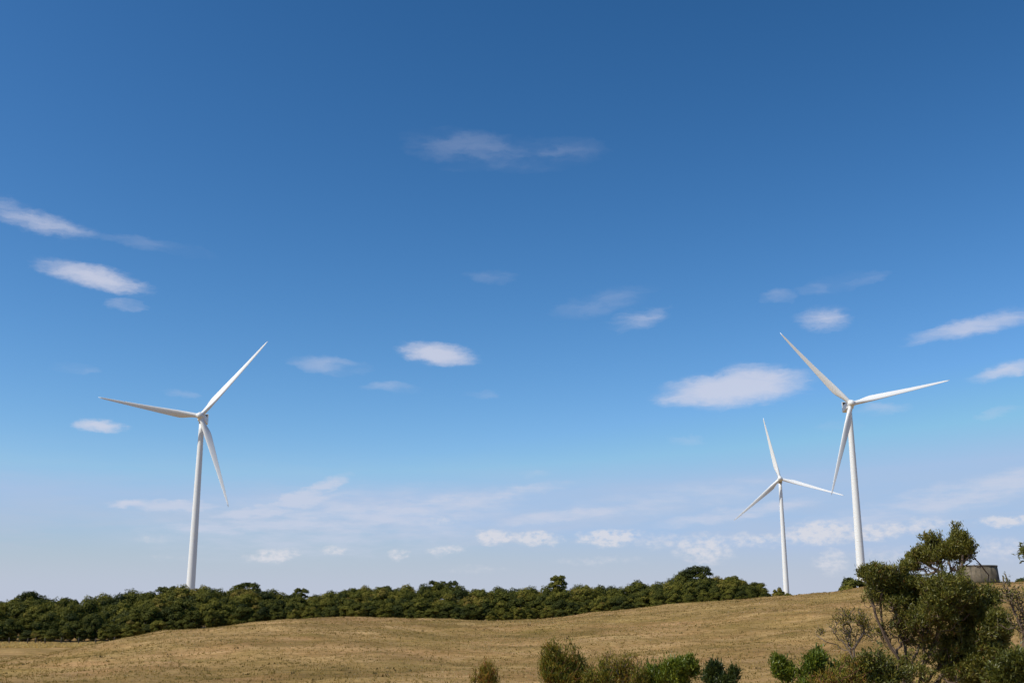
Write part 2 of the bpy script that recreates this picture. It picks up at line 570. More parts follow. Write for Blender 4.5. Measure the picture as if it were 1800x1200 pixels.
def ground(x, y, detail=True):
    x, y = np.asarray(x, float), np.asarray(y, float)
    r = np.hypot(x, y) + 1e-6
    th = np.arctan2(x, y)
    tau = smooth_interp(th, _cth, _cta)
    ft = smooth_interp(th, _fa[:, 0], _fa[:, 1])
    # behind the viewer everything relaxes to gentle open ground
    back = np.clip((np.abs(th) - 0.75) / 0.6, 0, 1)
    back = back * back * (3 - 2 * back)
    tau = tau * (1 - back) - 0.02 * back
    ft = ft * (1 - back) - 0.03 * back
    C = 112 + 26 / (1 + np.exp(-(th + 0.17) * 9))
    zc = tau * C
    z60 = np.minimum(-4.4 + 0.6 * th, tau * 60 - 1.6)
    zf = ft * RW
    z = hermite(r, 0, -1.7, -0.01, 14, -2.05, -0.045)
    z = np.where(r > 14, hermite(r, 14, -2.05, -0.045, 58, z60, -0.02), z)
    z = np.where(r > 58, hermite(r, 58, z60, -0.02, C, zc, tau), z)
    rv = C + 55
    zv = np.minimum(zc, zf) * 0.5 + zf * 0.5 - 1.5
    zv = np.minimum(zv, np.minimum(tau * rv - 1.2, ft * rv - 0.8))
    z = np.where(r > C, hermite(r, C, zc, tau, rv, zv, ft * 0.5), z)
    z = np.where(r > rv, hermite(r, rv, zv, ft * 0.5, RW, zf, ft), z)
    z = np.where(r > RW, hermite(r, RW, zf, ft, 430, -3.0 + 0 * zf, 0.0), z)
    z = np.where(r > 430, hermite(r, 430, -3.0 + 0 * zf, 0.0, 1500, -12 + 0 * zf, -0.005), z)
    z = np.where(r > 1500, -12 - (r - 1500) * 0.004, z)
    for (bx, by, bh, br) in ((155, 490, 5.5, 70), (192, 775, 9.5, 110)):
        z = z + bh * np.exp(-((x - bx) ** 2 + (y - by) ** 2) / (br * br))
    if detail:
        w = np.clip((r - 10) / 30, 0, 1)
        s = 0
        for k, (fx, fy, am) in enumerate(((0.21, 0.13, 0.10), (-0.11, 0.33, 0.09), (0.52, 0.41, 0.05), (0.71, -0.36, 0.045), (1.3, 0.9, 0.025), (-0.9, 1.6, 0.025))):
            s = s + am * np.sin(fx * x + fy * y + k * 1.7 + 1.3 * np.sin(0.09 * x * (k + 1) ** 0.5 - 0.07 * y + k))
        z = z + s * w * np.clip(1.4 - r / 500, 0.2, 1)
    return z + EYE


fine_th = np.arange(-34, 34.01, 0.2)
coarse = np.arange(36, 325, 3.0)
ths = np.radians(np.concatenate([fine_th, coarse]))
rs = np.concatenate([[0.4, 1, 2, 4, 6, 8, 10], np.arange(12, 70, 0.8), np.arange(70, 160, 0.7), np.arange(160, 260, 2.0), np.geomspace(262, 12000, 70)])
TH, RR = np.meshgrid(ths, rs, indexing='ij')
X, Y = RR * np.sin(TH), RR * np.cos(TH)
Z = ground(X, Y)
V = np.stack([X, Y, Z], -1).reshape(-1, 3)
nT, nR = TH.shape
i = np.arange(nT)[:, None]
j = np.arange(nR - 1)[None, :]
i2 = (i + 1) % nT
Q = np.stack([i * nR + j, i2 * nR + j, i2 * nR + j + 1, i * nR + j + 1], -1).reshape(-1, 4)[:, ::-1]
V = np.vstack([V, [[0, 0, float(ground(0.0, 0.01))]]])
ctr = len(V) - 1
T3 = np.stack([np.full(nT, ctr), (i2 * nR).ravel(), (i * nR).ravel()], -1)
ter = obj('ground', mesh_np('ground', V, [Q, T3], (PASTURE,), smooth=True))
tag(ter, 'rolling paddock of dry straw coloured grass', 'field', kind='structure')

# ------------------------------------------------------------------ dry grass tufts over the near paddock (uncountable)
rng = np.random.default_rng(11)


def scatter(n, r0, r1, a0, a1, power=1.0):
    r = r0 + (r1 - r0) * rng.random(n) ** power
    th = np.radians(a0 + (a1 - a0) * rng.random(n))
    return r * np.sin(th), r * np.cos(th)


def tufts(name, x, y, hmin, hmax, wid, blades, mat, lean=0.5, tint=(0, 1), patch=True):
    n = len(x)
    z = ground(x, y)
    Vs, ts = [], []
    base_t = rng.random(n) * (tint[1] - tint[0]) + tint[0]
    size = 0.6 + 0.8 * rng.random(n)
    if patch:
        pt = 0.5 + 0.5 * np.sin(0.16 * x + 2 * np.sin(0.11 * y + 0.05 * x)) * np.sin(0.12 * y + 1.4 * np.sin(0.14 * x))
        base_t = np.clip(base_t * 0.65 + 0.35 * pt, 0, 1)
    for b in range(blades):
        a = rng.random(n) * 2 * np.pi
        h_ = (hmin + (hmax - hmin) * rng.random(n)) * size
        w_ = wid * (0.6 + 0.8 * rng.random(n)) * size
        ln_ = lean * (0.2 + rng.random(n)) * h_
        ox, oy = (rng.random(n) - 0.5) * wid * 3 * size, (rng.random(n) - 0.5) * wid * 3 * size
        dx, dy = np.cos(a), np.sin(a)
        p0 = np.stack([x + ox - dy * w_ / 2, y + oy + dx * w_ / 2, z - 0.03], -1)
        p1 = np.stack([x + ox + dy * w_ / 2, y + oy - dx * w_ / 2, z - 0.03], -1)
        p2 = np.stack([x + ox + dx * ln_, y + oy + dy * ln_, z + h_], -1)
        Vs.append(np.stack([p0, p1, p2], 1))
        ts.append(np.clip(base_t + 0.3 * (rng.random(n) - 0.5), 0, 1))
    V = np.concatenate(Vs).reshape(-1, 3)
    F = np.arange(len(V)).reshape(-1, 3)
    o = obj(name, mesh_np(name, V, [F], (mat,), face_attr=np.concatenate(ts)))
    return o


x, y = scatter(70000, 24, 160, -29, 29, 0.8)
o = tufts('grass', x, y, 0.03, 0.11, 0.07, 4, GRASS)
tag(o, 'short dry grass blades standing all over the straw coloured paddock', 'grass', kind='stuff')
x, y = scatter(9000, RW - 22, RW - 2, -27, -17.5, 1.0)
o = tufts('fence_grass', x, y, 0.12, 0.32, 0.22, 4, GRASS_PALE, patch=False)
tag(o, 'pale uncut dry grass along the wire fence at the foot of the wood', 'grass', kind='stuff')
# darker weed tufts, mostly in loose patches
x, y = scatter(1100, 32, 150, -29, 29, 0.9)
keep = (np.sin(0.19 * x + 1.1 * np.sin(0.1 * y)) * np.sin(0.15 * y + 0.6) + 0.5 * (rng.random(len(x)) - 0.5)) > 0.22
o = tufts('weeds', x[keep], y[keep], 0.05, 0.15, 0.14, 5, WEED, lean=0.8, patch=False)
tag(o, 'scattered low brown weeds and tussocks speckling the dry paddock', 'weeds', kind='stuff')

# ------------------------------------------------------------------ wind turbines
L_BLADE = 45.0


def blade_mesh():
    ns, na = 34, 20
    Vb = []
    for k in range(ns):
        s = (k / (ns - 1)) ** 1.15
        zz = 0.6 + s * (L_BLADE - 0.6)
        ch = np.interp(s, [0, 0.03, 0.09, 0.15, 0.2, 0.3, 0.5, 0.75, 0.93, 0.985, 1.0], [1.9, 1.9, 2.35, 3.05, 3.35, 2.95, 2.15, 1.35, 0.78, 0.45, 0.08])
        rt = np.interp(s, [0, 0.03, 0.09, 0.15, 0.2, 0.3, 0.5, 1.0], [1.0, 1.0, 0.78, 0.5, 0.38, 0.29, 0.22, 0.16])
        tw = R(np.interp(s, [0, 0.2, 0.4, 0.7, 1], [30, 25, 18, 13.5, 11]))
        yo = -(1.1 * s + 3.0 * s * s)
        blend = np.clip((s - 0.02) / 0.15, 0, 1)           # round root to aerofoil
        for q in range(na):
            a = 2 * math.pi * q / na
            cxx, cyy = math.cos(a), math.sin(a)
            # circle
            xc, yc = 0.5 * ch * cxx, 0.5 * ch * cyy * rt
            # aerofoil: leading edge at +x, trailing edge sharp
            t_ = (1 - cxx) / 2
            th_ = rt * ch * (1.4845 * math.sqrt(max(t_, 0)) - 0.63 * t_ - 1.758 * t_ ** 2 + 1.4215 * t_ ** 3 - 0.5075 * t_ ** 4)
            xa, ya = ch * (0.30 - t_), (th_ if cyy >= 0 else -th_ * 0.75)
            xx = xc * (1 - blend) + xa * blend
            yy = yc * (1 - blend) + ya * blend
            Vb.append((xx * math.cos(tw) + yy * math.sin(tw), -xx * math.sin(tw) + yy * math.cos(tw) + yo, zz))
    Qb = []
    for k in range(ns - 1):
        for q in range(na):
            q2 = (q + 1) % na
            Qb.append((k * na + q, k * na + q2, (k + 1) * na + q2, (k + 1) * na + q))
    bm = bmesh.new()
    vs = [bm.verts.new(v) for v in Vb]
    for q in Qb:
        bm.faces.new([vs[i] for i in q])
    bm.faces.new(vs[:na][::-1])
    bm.faces.new(vs[-na:])
    bmesh.ops.recalc_face_normals(bm, faces=bm.faces)
    me = bpy.data.meshes.new('blade')
    bm.to_mesh(me)
    bm.free()
    me.polygons.foreach_set('use_smooth', [True] * len(me.polygons))
    me.materials.append(WHITE)
    return me


BLADE = blade_mesh()


def rounded_box(lx, ly, lz, bev, seg=4, taper=None):
    bm = bmesh.new()
    bmesh.ops.create_cube(bm, size=1.0)
    for v in bm.verts:
        v.co.x *= lx
        v.co.y *= ly
        v.co.z *= lz
        if taper:
            taper(v)
    bmesh.ops.bevel(bm, geom=bm.edges[:], offset=bev, segments=seg, affect='EDGES', profile=0.5)
    return bm


def turbine(hub, yaw, az, height, label):
    hub = Vector(hub) + Vector((0, 0, EYE))
    yaw, az, tilt = R(yaw), R(az), R(6.5)
    a = Vector((-math.sin(yaw) * math.cos(tilt), -math.cos(yaw) * math.cos(tilt), math.sin(tilt)))
    ah = Vector((-math.sin(yaw), -math.cos(yaw), 0))
    r = Vector((math.cos(yaw), -math.sin(yaw), 0))
    u = a.cross(r) * -1
    if u.z < 0:
        u = -u
    base = hub - ah * 4.3
    base.z = hub.z - height
    root = empty('wind_turbine', base)
    tag(root, label, 'wind turbine', 'white three bladed wind turbines')
    h_top = height - 2.75
    prof = []
    for k in range(25):
        t = k / 24
        prof.append((2.0 + (1.13 - 2.0) * t ** 1.05, t * h_top - (1.5 if k == 0 else 0)))
    bm_obj('tower', lathe(prof, 48), WHITE, root, True)
    for fz in (0.30, 0.63):
        fr_ = 2.0 + (1.13 - 2.0) * fz ** 1.05
        z_f = fz * h_top
        bm_obj('flange', lathe([(fr_ - 0.02, z_f - 0.14), (fr_ + 0.025, z_f - 0.12), (fr_ + 0.025, z_f + 0.12), (fr_ - 0.02, z_f + 0.14)], 48, False, False), WHITE, root)
    bm_obj('yaw_ring', lathe([(1.28, h_top - 0.05), (1.32, h_top + 0.1), (1.32, h_top + 0.75), (1.2, h_top + 0.9)], 40), GREY, root, True)
    loc_h = hub - base
    # nacelle frame: local +x = right, +y = back (downwind), +z up, gently tilted like the shaft
    mx = Matrix((r, -a, u)).transposed().to_4x4()
    mx.translation = loc_h

    def tap(v):
        if v.co.y > 0:
            if v.co.z < 0:
                v.co.z += 0.75
            v.co.x *= 0.92
        else:
            v.co.x *= 0.88
            v.co.z *= 0.93
    nb = rounded_box(3.5, 9.4, 3.7, 0.5, 4, tap)
    nb.transform(mx @ Matrix.Translation((0, 6.5, 0.05)))
    nac = bm_obj('nacelle', nb, WHITE, root, True)
    # cooler standing on the rear of the roof: a white frame round a dark radiator
    for (sx, sz, cx_, cz_, th_) in ((0.16, 1.75, -1.62, 2.6, 1.0), (0.16, 1.75, 1.62, 2.6, 1.0), (3.4, 0.16, 0, 3.52, 1.0)):
        b_ = rounded_box(sx, th_, sz, 0.04, 2)
        b_.transform(mx @ Matrix.Translation((cx_, 9.6, cz_)))
        bm_obj('cooler_frame', b_, WHITE, nac)
    b_ = rounded_box(3.06, 0.35, 1.6, 0.02, 1)
    b_.transform(mx @ Matrix.Translation((0, 9.7, 2.6)))
    bm_obj('radiator', b_, DARK, nac)
    b_ = lathe([(1.22, -0.25), (1.3, 0.0), (1.3, 0.45), (1.2, 0.6)], 36)
    b_.transform(mx @ Matrix.Translation((0, 1.5, 0)) @ Matrix.Rotation(-math.pi / 2, 4, 'X'))
    bm_obj('shaft_collar', b_, DARK, nac, True)
    # hub with rounded nose
    prof = [(0.02, 2.35), (0.5, 2.28), (0.95, 2.05), (1.3, 1.65), (1.52, 1.1), (1.62, 0.4), (1.62, -0.6), (1.55, -1.25), (1.35, -1.4)]
    b_ = lathe(prof[::-1], 40)
    b_.transform(mx @ Matrix.Rotation(math.pi / 2, 4, 'X'))
    hb = bm_obj('hub', b_, WHITE, root, True)
    for k in range(3):
        t = az + k * 2 * math.pi / 3
        z_ = r * math.sin(t) + u * math.cos(t)
        x_ = r * math.cos(t) - u * math.sin(t)
        bo = obj('blade', BLADE, root)
        bmx = Matrix((x_, -a, z_)).transposed().to_4x4()
        bmx.translation = loc_h
        bo.matrix_local = bmx
        b_ = lathe([(1.0, 1.0), (1.06, 1.25), (1.06, 1.75), (1.0, 1.85)], 28)
        b_.transform(bmx)
        bm_obj('blade_collar', b_, WHITE, hb, True)
    return root


turbine((-140.4, 481.2, 81.9), -5.2, 38.8, 85.5, 'white wind turbine rising behind the long dark wood, shaded side on its tower')
turbine((154.1, 483.9, 88.0), 3.2, 78.0, 86.0, 'large white wind turbine directly behind the tall windswept bush on the slope')
turbine((190.4, 769.3, 85.9), 13.0, -11.9, 81.5, 'smallest wind turbine, standing past the end of the wood on the crest')

# ------------------------------------------------------------------ concrete water tank and post on the crest
p = at(1720, 1023, 132)
tz = float(ground(p[0], p[1]))
tank = empty('water_tank', (p[0], p[1], tz - 0.15))
tag(tank, 'round weathered grey concrete water tank on the grassy crest', 'water tank')
HT = 2.0
bm_obj('wall', lathe([(2.20, 0), (2.18, 0.3), (2.06, HT - 0.14), (1.90, HT - 0.14), (1.92, 1.2), (1.92, 0.9), (0.02, 0.9)], 64, True, False), CONC, tank, True)
bm_obj('rim', lathe([(1.88, HT - 0.16), (2.09, HT - 0.16), (2.10, HT - 0.02), (2.07, HT), (1.90, HT), (1.88, HT - 0.03), (1.88, HT - 0.16)], 64, False, False), CONC, tank)

p = at(1768, 1021, 128)
gz = float(ground(p[0], p[1]))
post = empty('fence_post', (p[0], p[1], gz))
tag(post, 'pair of short weathered timber posts leaning together beside the water tank', 'post')
V, Q = tubes([(np.array([[0.12, 0, -0.3], [0.14, 0, 0.5], [0.02, 0.02, 1.05], [-0.02, 0.02, 1.1]]), np.array([0.085, 0.08, 0.07, 0.01]))], 8)
obj('post', mesh_np('post', V, [Q], (WOOD,), True), post)
V, Q = tubes([(np.array([[-0.28, 0.05, -0.3], [-0.25, 0.03, 0.4], [-0.24, 0.0, 0.86], [-0.25, 0.0, 0.9]]), np.array([0.075, 0.07, 0.065, 0.01]))], 8)
obj('stay_post', mesh_np('stay_post', V, [Q], (WOOD,), True), post)

# ------------------------------------------------------------------ paddock fence at the foot of the wood
pts = [(-52, 0), (-18, 0), (16, 0), (48, 0), (62, 0), (79, 0), (107, 0), (138, 0), (168, 0), (200, 0), (232, 0), (262, 0)]
fx = []
for px, _ in pts:
    th = angles(px, 1130)[0]
    rr = RW - 10.0
    fx.append((rr * math.sin(th), rr * math.cos(th)))
fence = empty('wire_fence', (fx[0][0], fx[0][1], float(ground(*fx[0]))))
tag(fence, 'thin wire fence on dark posts along the foot of the wood', 'fence')
o0 = np.array(fence.location)
tops = []
for k, (x, y) in enumerate(fx):
    z = float(ground(x, y))
    hh = 1.15 + 0.15 * ((k * 7) % 5) / 5
    ln_ = 0.05 * math.sin(k * 2.3)
    V, Q = tubes([(np.array([[x, y, z - 0.3], [x + ln_, y, z + hh * 0.6], [x + 2 * ln_, y, z + hh], [x + 2 * ln_, y, z + hh + 0.02]]) - o0, np.array([0.11, 0.105, 0.095, 0.01]))], 8)
    obj('post', mesh_np('post', V, [Q], (WOOD_DARK,), True), fence)
    tops.append((x + ln_, y, z))
for hgt in (0.35, 0.65, 0.95):
    V, Q = tubes([(np.array([(x, y - 0.09, z + hgt) for x, y, z in tops]) - o0, np.full(len(tops), 0.004))], 4)
    obj('wire', mesh_np('wire', V, [Q], (WIRE,)), fence)

# ------------------------------------------------------------------ foliage builders


def unit(v):
    return v / (np.linalg.norm(v, axis=-1, keepdims=True) + 1e-9)


def leaf_faces(P, D, Nn, length, width, g):
    """bent four-point leaves at P pointing along D with approximate normal Nn"""
    D = unit(D)
    S = unit(np.cross(D, Nn))
    Nn = np.cross(S, D)
    n = len(P)
    ln_ = length * (0.65 + 0.7 * g.random((n, 1)))
    wd = width * (0.7 + 0.6 * g.random((n, 1)))
    a = P
    b = P + D * ln_ * 0.45 + S * wd * 0.5 + Nn * wd * 0.12
    c = P + D * ln_ - Nn * ln_ * 0.10
    d = P + D * ln_ * 0.45 - S * wd * 0.5 + Nn * wd * 0.12
    V = np.stack([a, b, c, d], 1).reshape(-1, 3)
    i = np.arange(n)[:, None] * 4
    F = np.concatenate([i + np.array([[0, 1, 2]]), i + np.array([[0, 2, 3]])], 1).reshape(-1, 3)
    return V, F


def grow(root_pts, targets, g, bf=0.35, step=0.12, wob=0.12, tip=0.0035, power=2.3, up=0.0):
    """Join target points to the nearest place on the growing skeleton. root_pts: list of polylines (first point shared or own root)."""
    P, par, plen = [], [], []
    for line in root_pts:
        prev = -1
        line = np.asarray(line, float)
        # resample
        for k in range(len(line)):
            if k == 0:
                P.append(line[0]); par.append(-1); plen.append(0.0)
                prev = len(P) - 1
                continue
            d = line[k] - line[k - 1]
            m = max(1, int(np.linalg.norm(d) / step))
            for q in range(1, m + 1):
                pt = line[k - 1] + d * q / m + (g.normal(size=3) * wob * 0.12 if q < m else 0)
                P.append(pt); par.append(prev); plen.append(plen[prev] + np.linalg.norm(d) / m)
                prev = len(P) - 1
    P = list(P)
    root = P[0]
    order = np.argsort(np.linalg.norm(targets - root, axis=1))
    tips = [0] * len(targets)
    buf = np.zeros((len(P) + len(targets) * 14 + 10, 3))
    pl = np.zeros(len(buf))
    n = len(P)
    buf[:n] = P
    pl[:n] = plen
    parent = list(par)
    for t in order:
        T = targets[t]
        dv = buf[:n] - T
        d = np.sqrt((dv * dv).sum(1))
        k = int(np.argmin(d + bf * pl[:n] + up * np.maximum(0, dv[:, 2])))
        L = d[k]
        m = int(min(12, max(2, L / step)))
        a0 = buf[k].copy()
        off = g.normal(size=3) * wob * L
        for q in range(1, m + 1):
            f = q / m
            pt = a0 + (T - a0) * f + off * math.sin(f * math.pi) + (g.normal(size=3) * 0.02 * wob * 8 * step if q < m else 0)
            pt[2] -= 0.12 * L * math.sin(f * math.pi)
            if n >= len(buf):
                break
            buf[n] = pt
            pl[n] = pl[k if q == 1 else n - 1] + L / m
            parent.append(k if q == 1 else n - 1)
            n += 1
        tips[t] = n - 1
    P = buf[:n]
    parent = np.array(parent)
    rad = np.zeros(n)
    childsum = np.zeros(n)
    nch = np.zeros(n, int)
    for q in range(n - 1, -1, -1):
        rad[q] = (childsum[q] + tip ** power) ** (1 / power) if childsum[q] == 0 else childsum[q] ** (1 / power)
        if parent[q] >= 0:
            childsum[parent[q]] += rad[q] ** power
            nch[parent[q]] += 1
    # split into paths: follow the thickest child
    kids = [[] for _ in range(n)]
    for q in range(n):
        if parent[q] >= 0:
            kids[parent[q]].append(q)
    paths = []
    stack = [(q, -1) for q in range(n) if parent[q] < 0]
    while stack:
        q, fr = stack.pop()
        pts_, rr = [], []
        if fr >= 0:
            pts_.append(P[fr]); rr.append(min(rad[fr], rad[q] * 1.3))
        while True:
            pts_.append(P[q]); rr.append(rad[q])
            if not kids[q]:
                rr[-1] *= 0.6
                break
            ks = sorted(kids[q], key=lambda c: -rad[c])
            for c in ks[1:]:
                stack.append((c, q))
            q = ks[0]
        if len(pts_) >= 2:
            paths.append((np.array(pts_), np.array(rr)))
    return P, parent, np.array(tips), paths


def in_blobs(blobs, n, g, shell=0.55, shoots=0.08):
    """blobs: (centre, radii, weight, leafiness); each is broken into lumps, a few shoots stick out. Returns points and leafiness."""
    w = np.array([b[2] for b in blobs], float)
    lump = []
    for b in blobs:
        lump.append([(g.normal(size=3) * 0.36, 0.36 + 0.34 * g.random()) for _ in range(6)] + [(np.zeros(3), 0.8)])
    idx = g.choice(len(blobs), size=n, p=w / w.sum())
    d = unit(g.normal(size=(n, 3)))
    flip = (d[:, 2] < -0.25) & (g.random(n) < 0.5)
    d[flip, 2] *= -1
    rr = shell + (1 - shell) * g.random(n) ** 0.6
    rr = np.where(g.random(n) < 0.05, rr * 1.3, rr)
    out, lf = np.zeros((n, 3)), np.zeros(n)
    for k in range(n):
        b = blobs[idx[k]]
        o_, s_ = lump[idx[k]][g.integers(0, 7)]
        out[k] = b[0] + (np.clip(o_, -0.75, 0.75) + d[k] * rr[k] * s_) * b[1]
        lf[k] = b[3]
        if g.random() < shoots and b[3] > 0.5 and d[k, 2] > 0:
            out[k] += np.array([g.normal() * 0.25, g.normal() * 0.25, 1.0]) * g.random() ** 1.5 * (1.0 if shoots > 0.35 else 0.7) * b[1][2]
    return out, lf


def shrub(name, label, cat, px, dist, blobs_px, n_tips, leaves, leaf, leaf_mat, bark_mat, stems_px=None, seed=1, wob=0.15, bf=0.35,
          depth=1.0, tip_r=0.003, group=None, base_px=None, up_leaf=0.5, tint=(0.1, 0.9), spray=0.09, back=4, dy=0, step=0.12, power=2.9, trunk_scale=1.0, shell=0.3, shoots=0.25):
    """blobs_px: (px, py, half width px, half height px, depth offset m, weight) measured in the photograph at distance dist"""
    g = np.random.default_rng(seed)
    ppm = 1955.0 / dist
    b0 = at(px, 1200, dist)
    bz = float(ground(b0[0], b0[1]))
    root = empty(name, (b0[0], b0[1], bz))
    tag(root, label, cat, group)
    o0 = np.array([b0[0], b0[1], bz])
    blobs = []
    for bl in blobs_px:
        (bx, by, hw, hh, dd, w), lf = bl[:6], (bl[6] if len(bl) > 6 else 1.0)
        by += dy + (8 if dist < 13 else 0)
        c = at(bx, by, dist + dd) - o0
        k = (dist + dd) / dist
        blobs.append((c, np.array([hw / ppm * k, (hw + hh) / 2 / ppm * depth, hh / ppm * k]), w, lf))
    T, leafy = in_blobs(blobs, n_tips, g, shell, shoots)
    T[:, 2] = np.maximum(T[:, 2], 0.12)
    if stems_px is None:
        stems = [[(0, 0, -0.15), (0.02, 0, 0.25)]]
    else:
        stems = []
        for st in stems_px:
            stems.append([(0.0, 0.0, -0.15)] + [tuple(at(sx, sy, dist + sd) - o0) for (sx, sy, sd) in st])
    P, parent, tips, paths = grow(stems, T, g, bf=bf, step=step, wob=wob, tip=tip_r, power=power)
    paths = [(p_, r_ * (trunk_scale if r_.max() > 0.012 else 1.0)) for p_, r_ in paths]
    big = [p_ for p_ in paths if p_[1].max() > 0.011]
    small = [p_ for p_ in paths if p_[1].max() <= 0.011]
    if big:
        V, Q = tubes(big, 7)
        obj('branches', mesh_np('branches', V, [Q], (bark_mat,), True), root)
    if small:
        V, Q = tubes(small, 4)
        obj('twigs', mesh_np('twigs', V, [Q], (bark_mat,), True), root)
    if leaves:
        tp = tips[g.random(len(tips)) < leafy]
        # anchor positions: tips and a few nodes back along each twig
        anc, dirs = [], []
        for t in tp:
            q = t
            for s in range(back):
                pq = parent[q]
                if pq < 0:
                    break
                anc.append(P[q]); dirs.append(P[q] - P[pq])
                q = pq
        anc, dirs = np.array(anc), unit(np.array(dirs))
        n = len(tp) * leaves
        k = g.integers(0, len(anc), n)
        D = unit(dirs[k] * 0.7 + g.normal(size=(n, 3)) * 0.75 + np.array([0, 0, up_leaf]))
        Pp = anc[k] + np.clip(g.normal(size=(n, 3)), -1.6, 1.6) * spray * (0.35 + 0.65 * g.random((n, 1)))
        Nn = unit(g.normal(size=(n, 3)) + np.array([0, 0, 0.6]))
        V, F = leaf_faces(Pp, D, Nn, leaf[0], leaf[1], g)
        tt = tint[0] + (tint[1] - tint[0]) * np.clip(g.random(n) * 0.45 + 0.55 * np.repeat(g.random(len(anc) // 3 + 1), 3)[k], 0, 1)
        obj('foliage', mesh_np('foliage', V, [F], (leaf_mat,), face_attr=np.repeat(tt, 2)), root)
    return root


# ------------------------------------------------------------------ the wood: individual trees, crown and trunk


def crown_kind(seed, w, h, n_puff, puff, clear, leaves=420, core=True, flat=0.86, leaf=0.30):
    """w: crown half width, h: total height, clear: bare trunk share -> (crown mesh, trunk mesh)"""
    g = np.random.default_rng(seed)
    cz = h * (clear + (1 - clear) * 0.5)
    ch = h * (1 - clear) * 0.5
    pts_ = []
    tries = 0
    while len(pts_) < n_puff and tries < 4000:
        tries += 1
        d = unit(g.normal(size=3))
        if d[2] < -0.35 and clear > 0.05 and g.random() < 0.6:
            continue
        rr = 0.55 + 0.45 * g.random() ** 0.5
        c = np.array([d[0] * (w - puff * 0.6) * rr, d[1] * (w - puff * 0.6) * rr, cz + d[2] * (ch - puff * flat * 0.7) * rr])
        if all(np.linalg.norm((c - q[0]) / np.array([1, 1, 0.8])) > puff * 1.12 for q in pts_):
            pts_.append((c, puff * (0.65 + 0.7 * g.random())))
    VV, FF, tt, off = [], [], [], 0
    for (c, pr) in pts_:
        n = int(leaves * (pr / puff) ** 2)
        d = unit(g.normal(size=(n, 3)))
        d[:, 2] = np.where((d[:, 2] < -0.05) & (g.random(n) < 0.9), -d[:, 2], d[:, 2])
        lump = 1 + 0.18 * np.sin(6 * d[:, 0] + 3 * c[0]) * np.sin(5 * d[:, 2] + c[1]) + 0.16 * np.sin(7 * d[:, 1] + c[1]) * np.sin(6 * d[:, 2])
        rad = pr * lump * (0.78 + 0.30 * g.random(n))
        Pp = c + d * rad[:, None] * np.array([1, 1, flat])
        Nn = unit(d * np.array([1, 1, 1.4]) + g.normal(size=(n, 3)) * 0.42)
        D = unit(np.cross(Nn, g.normal(size=(n, 3))))
        V, F = leaf_faces(Pp - D * leaf * 0.5, D, Nn, leaf, leaf * 0.72, g)
        VV.append(V); FF.append(F + off); off += len(V)
        base = 0.2 + 0.5 * g.random()
        tt.append(np.repeat(np.clip(base + 0.28 * (g.random(n) - 0.4), 0, 1), 2))
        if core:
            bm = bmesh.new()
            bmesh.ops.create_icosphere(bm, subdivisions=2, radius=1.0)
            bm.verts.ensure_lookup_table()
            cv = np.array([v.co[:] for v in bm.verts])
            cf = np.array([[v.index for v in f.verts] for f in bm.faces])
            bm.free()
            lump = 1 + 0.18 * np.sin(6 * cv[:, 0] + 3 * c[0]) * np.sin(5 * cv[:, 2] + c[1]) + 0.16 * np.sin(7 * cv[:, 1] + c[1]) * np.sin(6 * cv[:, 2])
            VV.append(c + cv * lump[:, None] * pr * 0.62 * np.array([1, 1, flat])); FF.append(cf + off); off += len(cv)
            tt.append(np.full(len(cf), 0.0))  # added inner core takes the darkest leaf tint, painting shade into the crown gaps
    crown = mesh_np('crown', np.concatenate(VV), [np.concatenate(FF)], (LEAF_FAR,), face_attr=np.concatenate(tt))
    # trunk and limbs
    tg = np.array([q[0] for q in pts_])
    lean = g.normal(size=2) * 0.25
    stems = [[(0, 0, -0.8), (lean[0] * 0.5, lean[1] * 0.5, h * clear * 0.5 + 0.3), (lean[0], lean[1], h * (clear + 0.12) + 0.3)]]
    P, par, tips, paths = grow(stems, tg, g, bf=0.5, step=0.7, wob=0.14, tip=0.05, power=2.2)
    V, Q = tubes(paths, 6)
    trunk = mesh_np('trunk', V, [Q], (TRUNK_FAR,), True)
    zz = np.sort(np.concatenate(VV)[:, 2])
    return crown, trunk, float(zz[-max(8, len(zz) // 300)])


KINDS = [crown_kind(100 + k, *a) for k, a in enumerate([
    # w, h, puffs, puff size, clear
    (3.2, 7.0, 18, 1.2, 0.0), (3.9, 7.4, 18, 1.5, 0.06), (2.9, 6.6, 22, 1.0, 0.0), (4.3, 7.2, 26, 1.25, 0.08),
    (3.4, 8.2, 16, 1.4, 0.18), (4.0, 8.6, 22, 1.25, 0.28), (2.7, 6.0, 20, 0.95, 0.0), (4.5, 8.0, 20, 1.6, 0.12)])]
OPEN = [crown_kind(200 + k, *a) for k, a in enumerate([
    (3.0, 9.5, 16, 1.05, 0.42, 380, False, 0.75), (3.9, 10.5, 24, 1.15, 0.38, 400, False, 0.78), (2.6, 9.0, 13, 0.95, 0.48, 360, False, 0.72)])]
SHRUBS = [crown_kind(300 + k, *a) for k, a in enumerate([
    (1.5, 2.6, 13, 0.62, 0.0, 220, True, 0.75, 0.26), (1.9, 3.0, 16, 0.7, 0.0, 220, True, 0.7, 0.26), (1.3, 2.2, 10, 0.6, 0.0, 220, True, 0.8, 0.26)])]


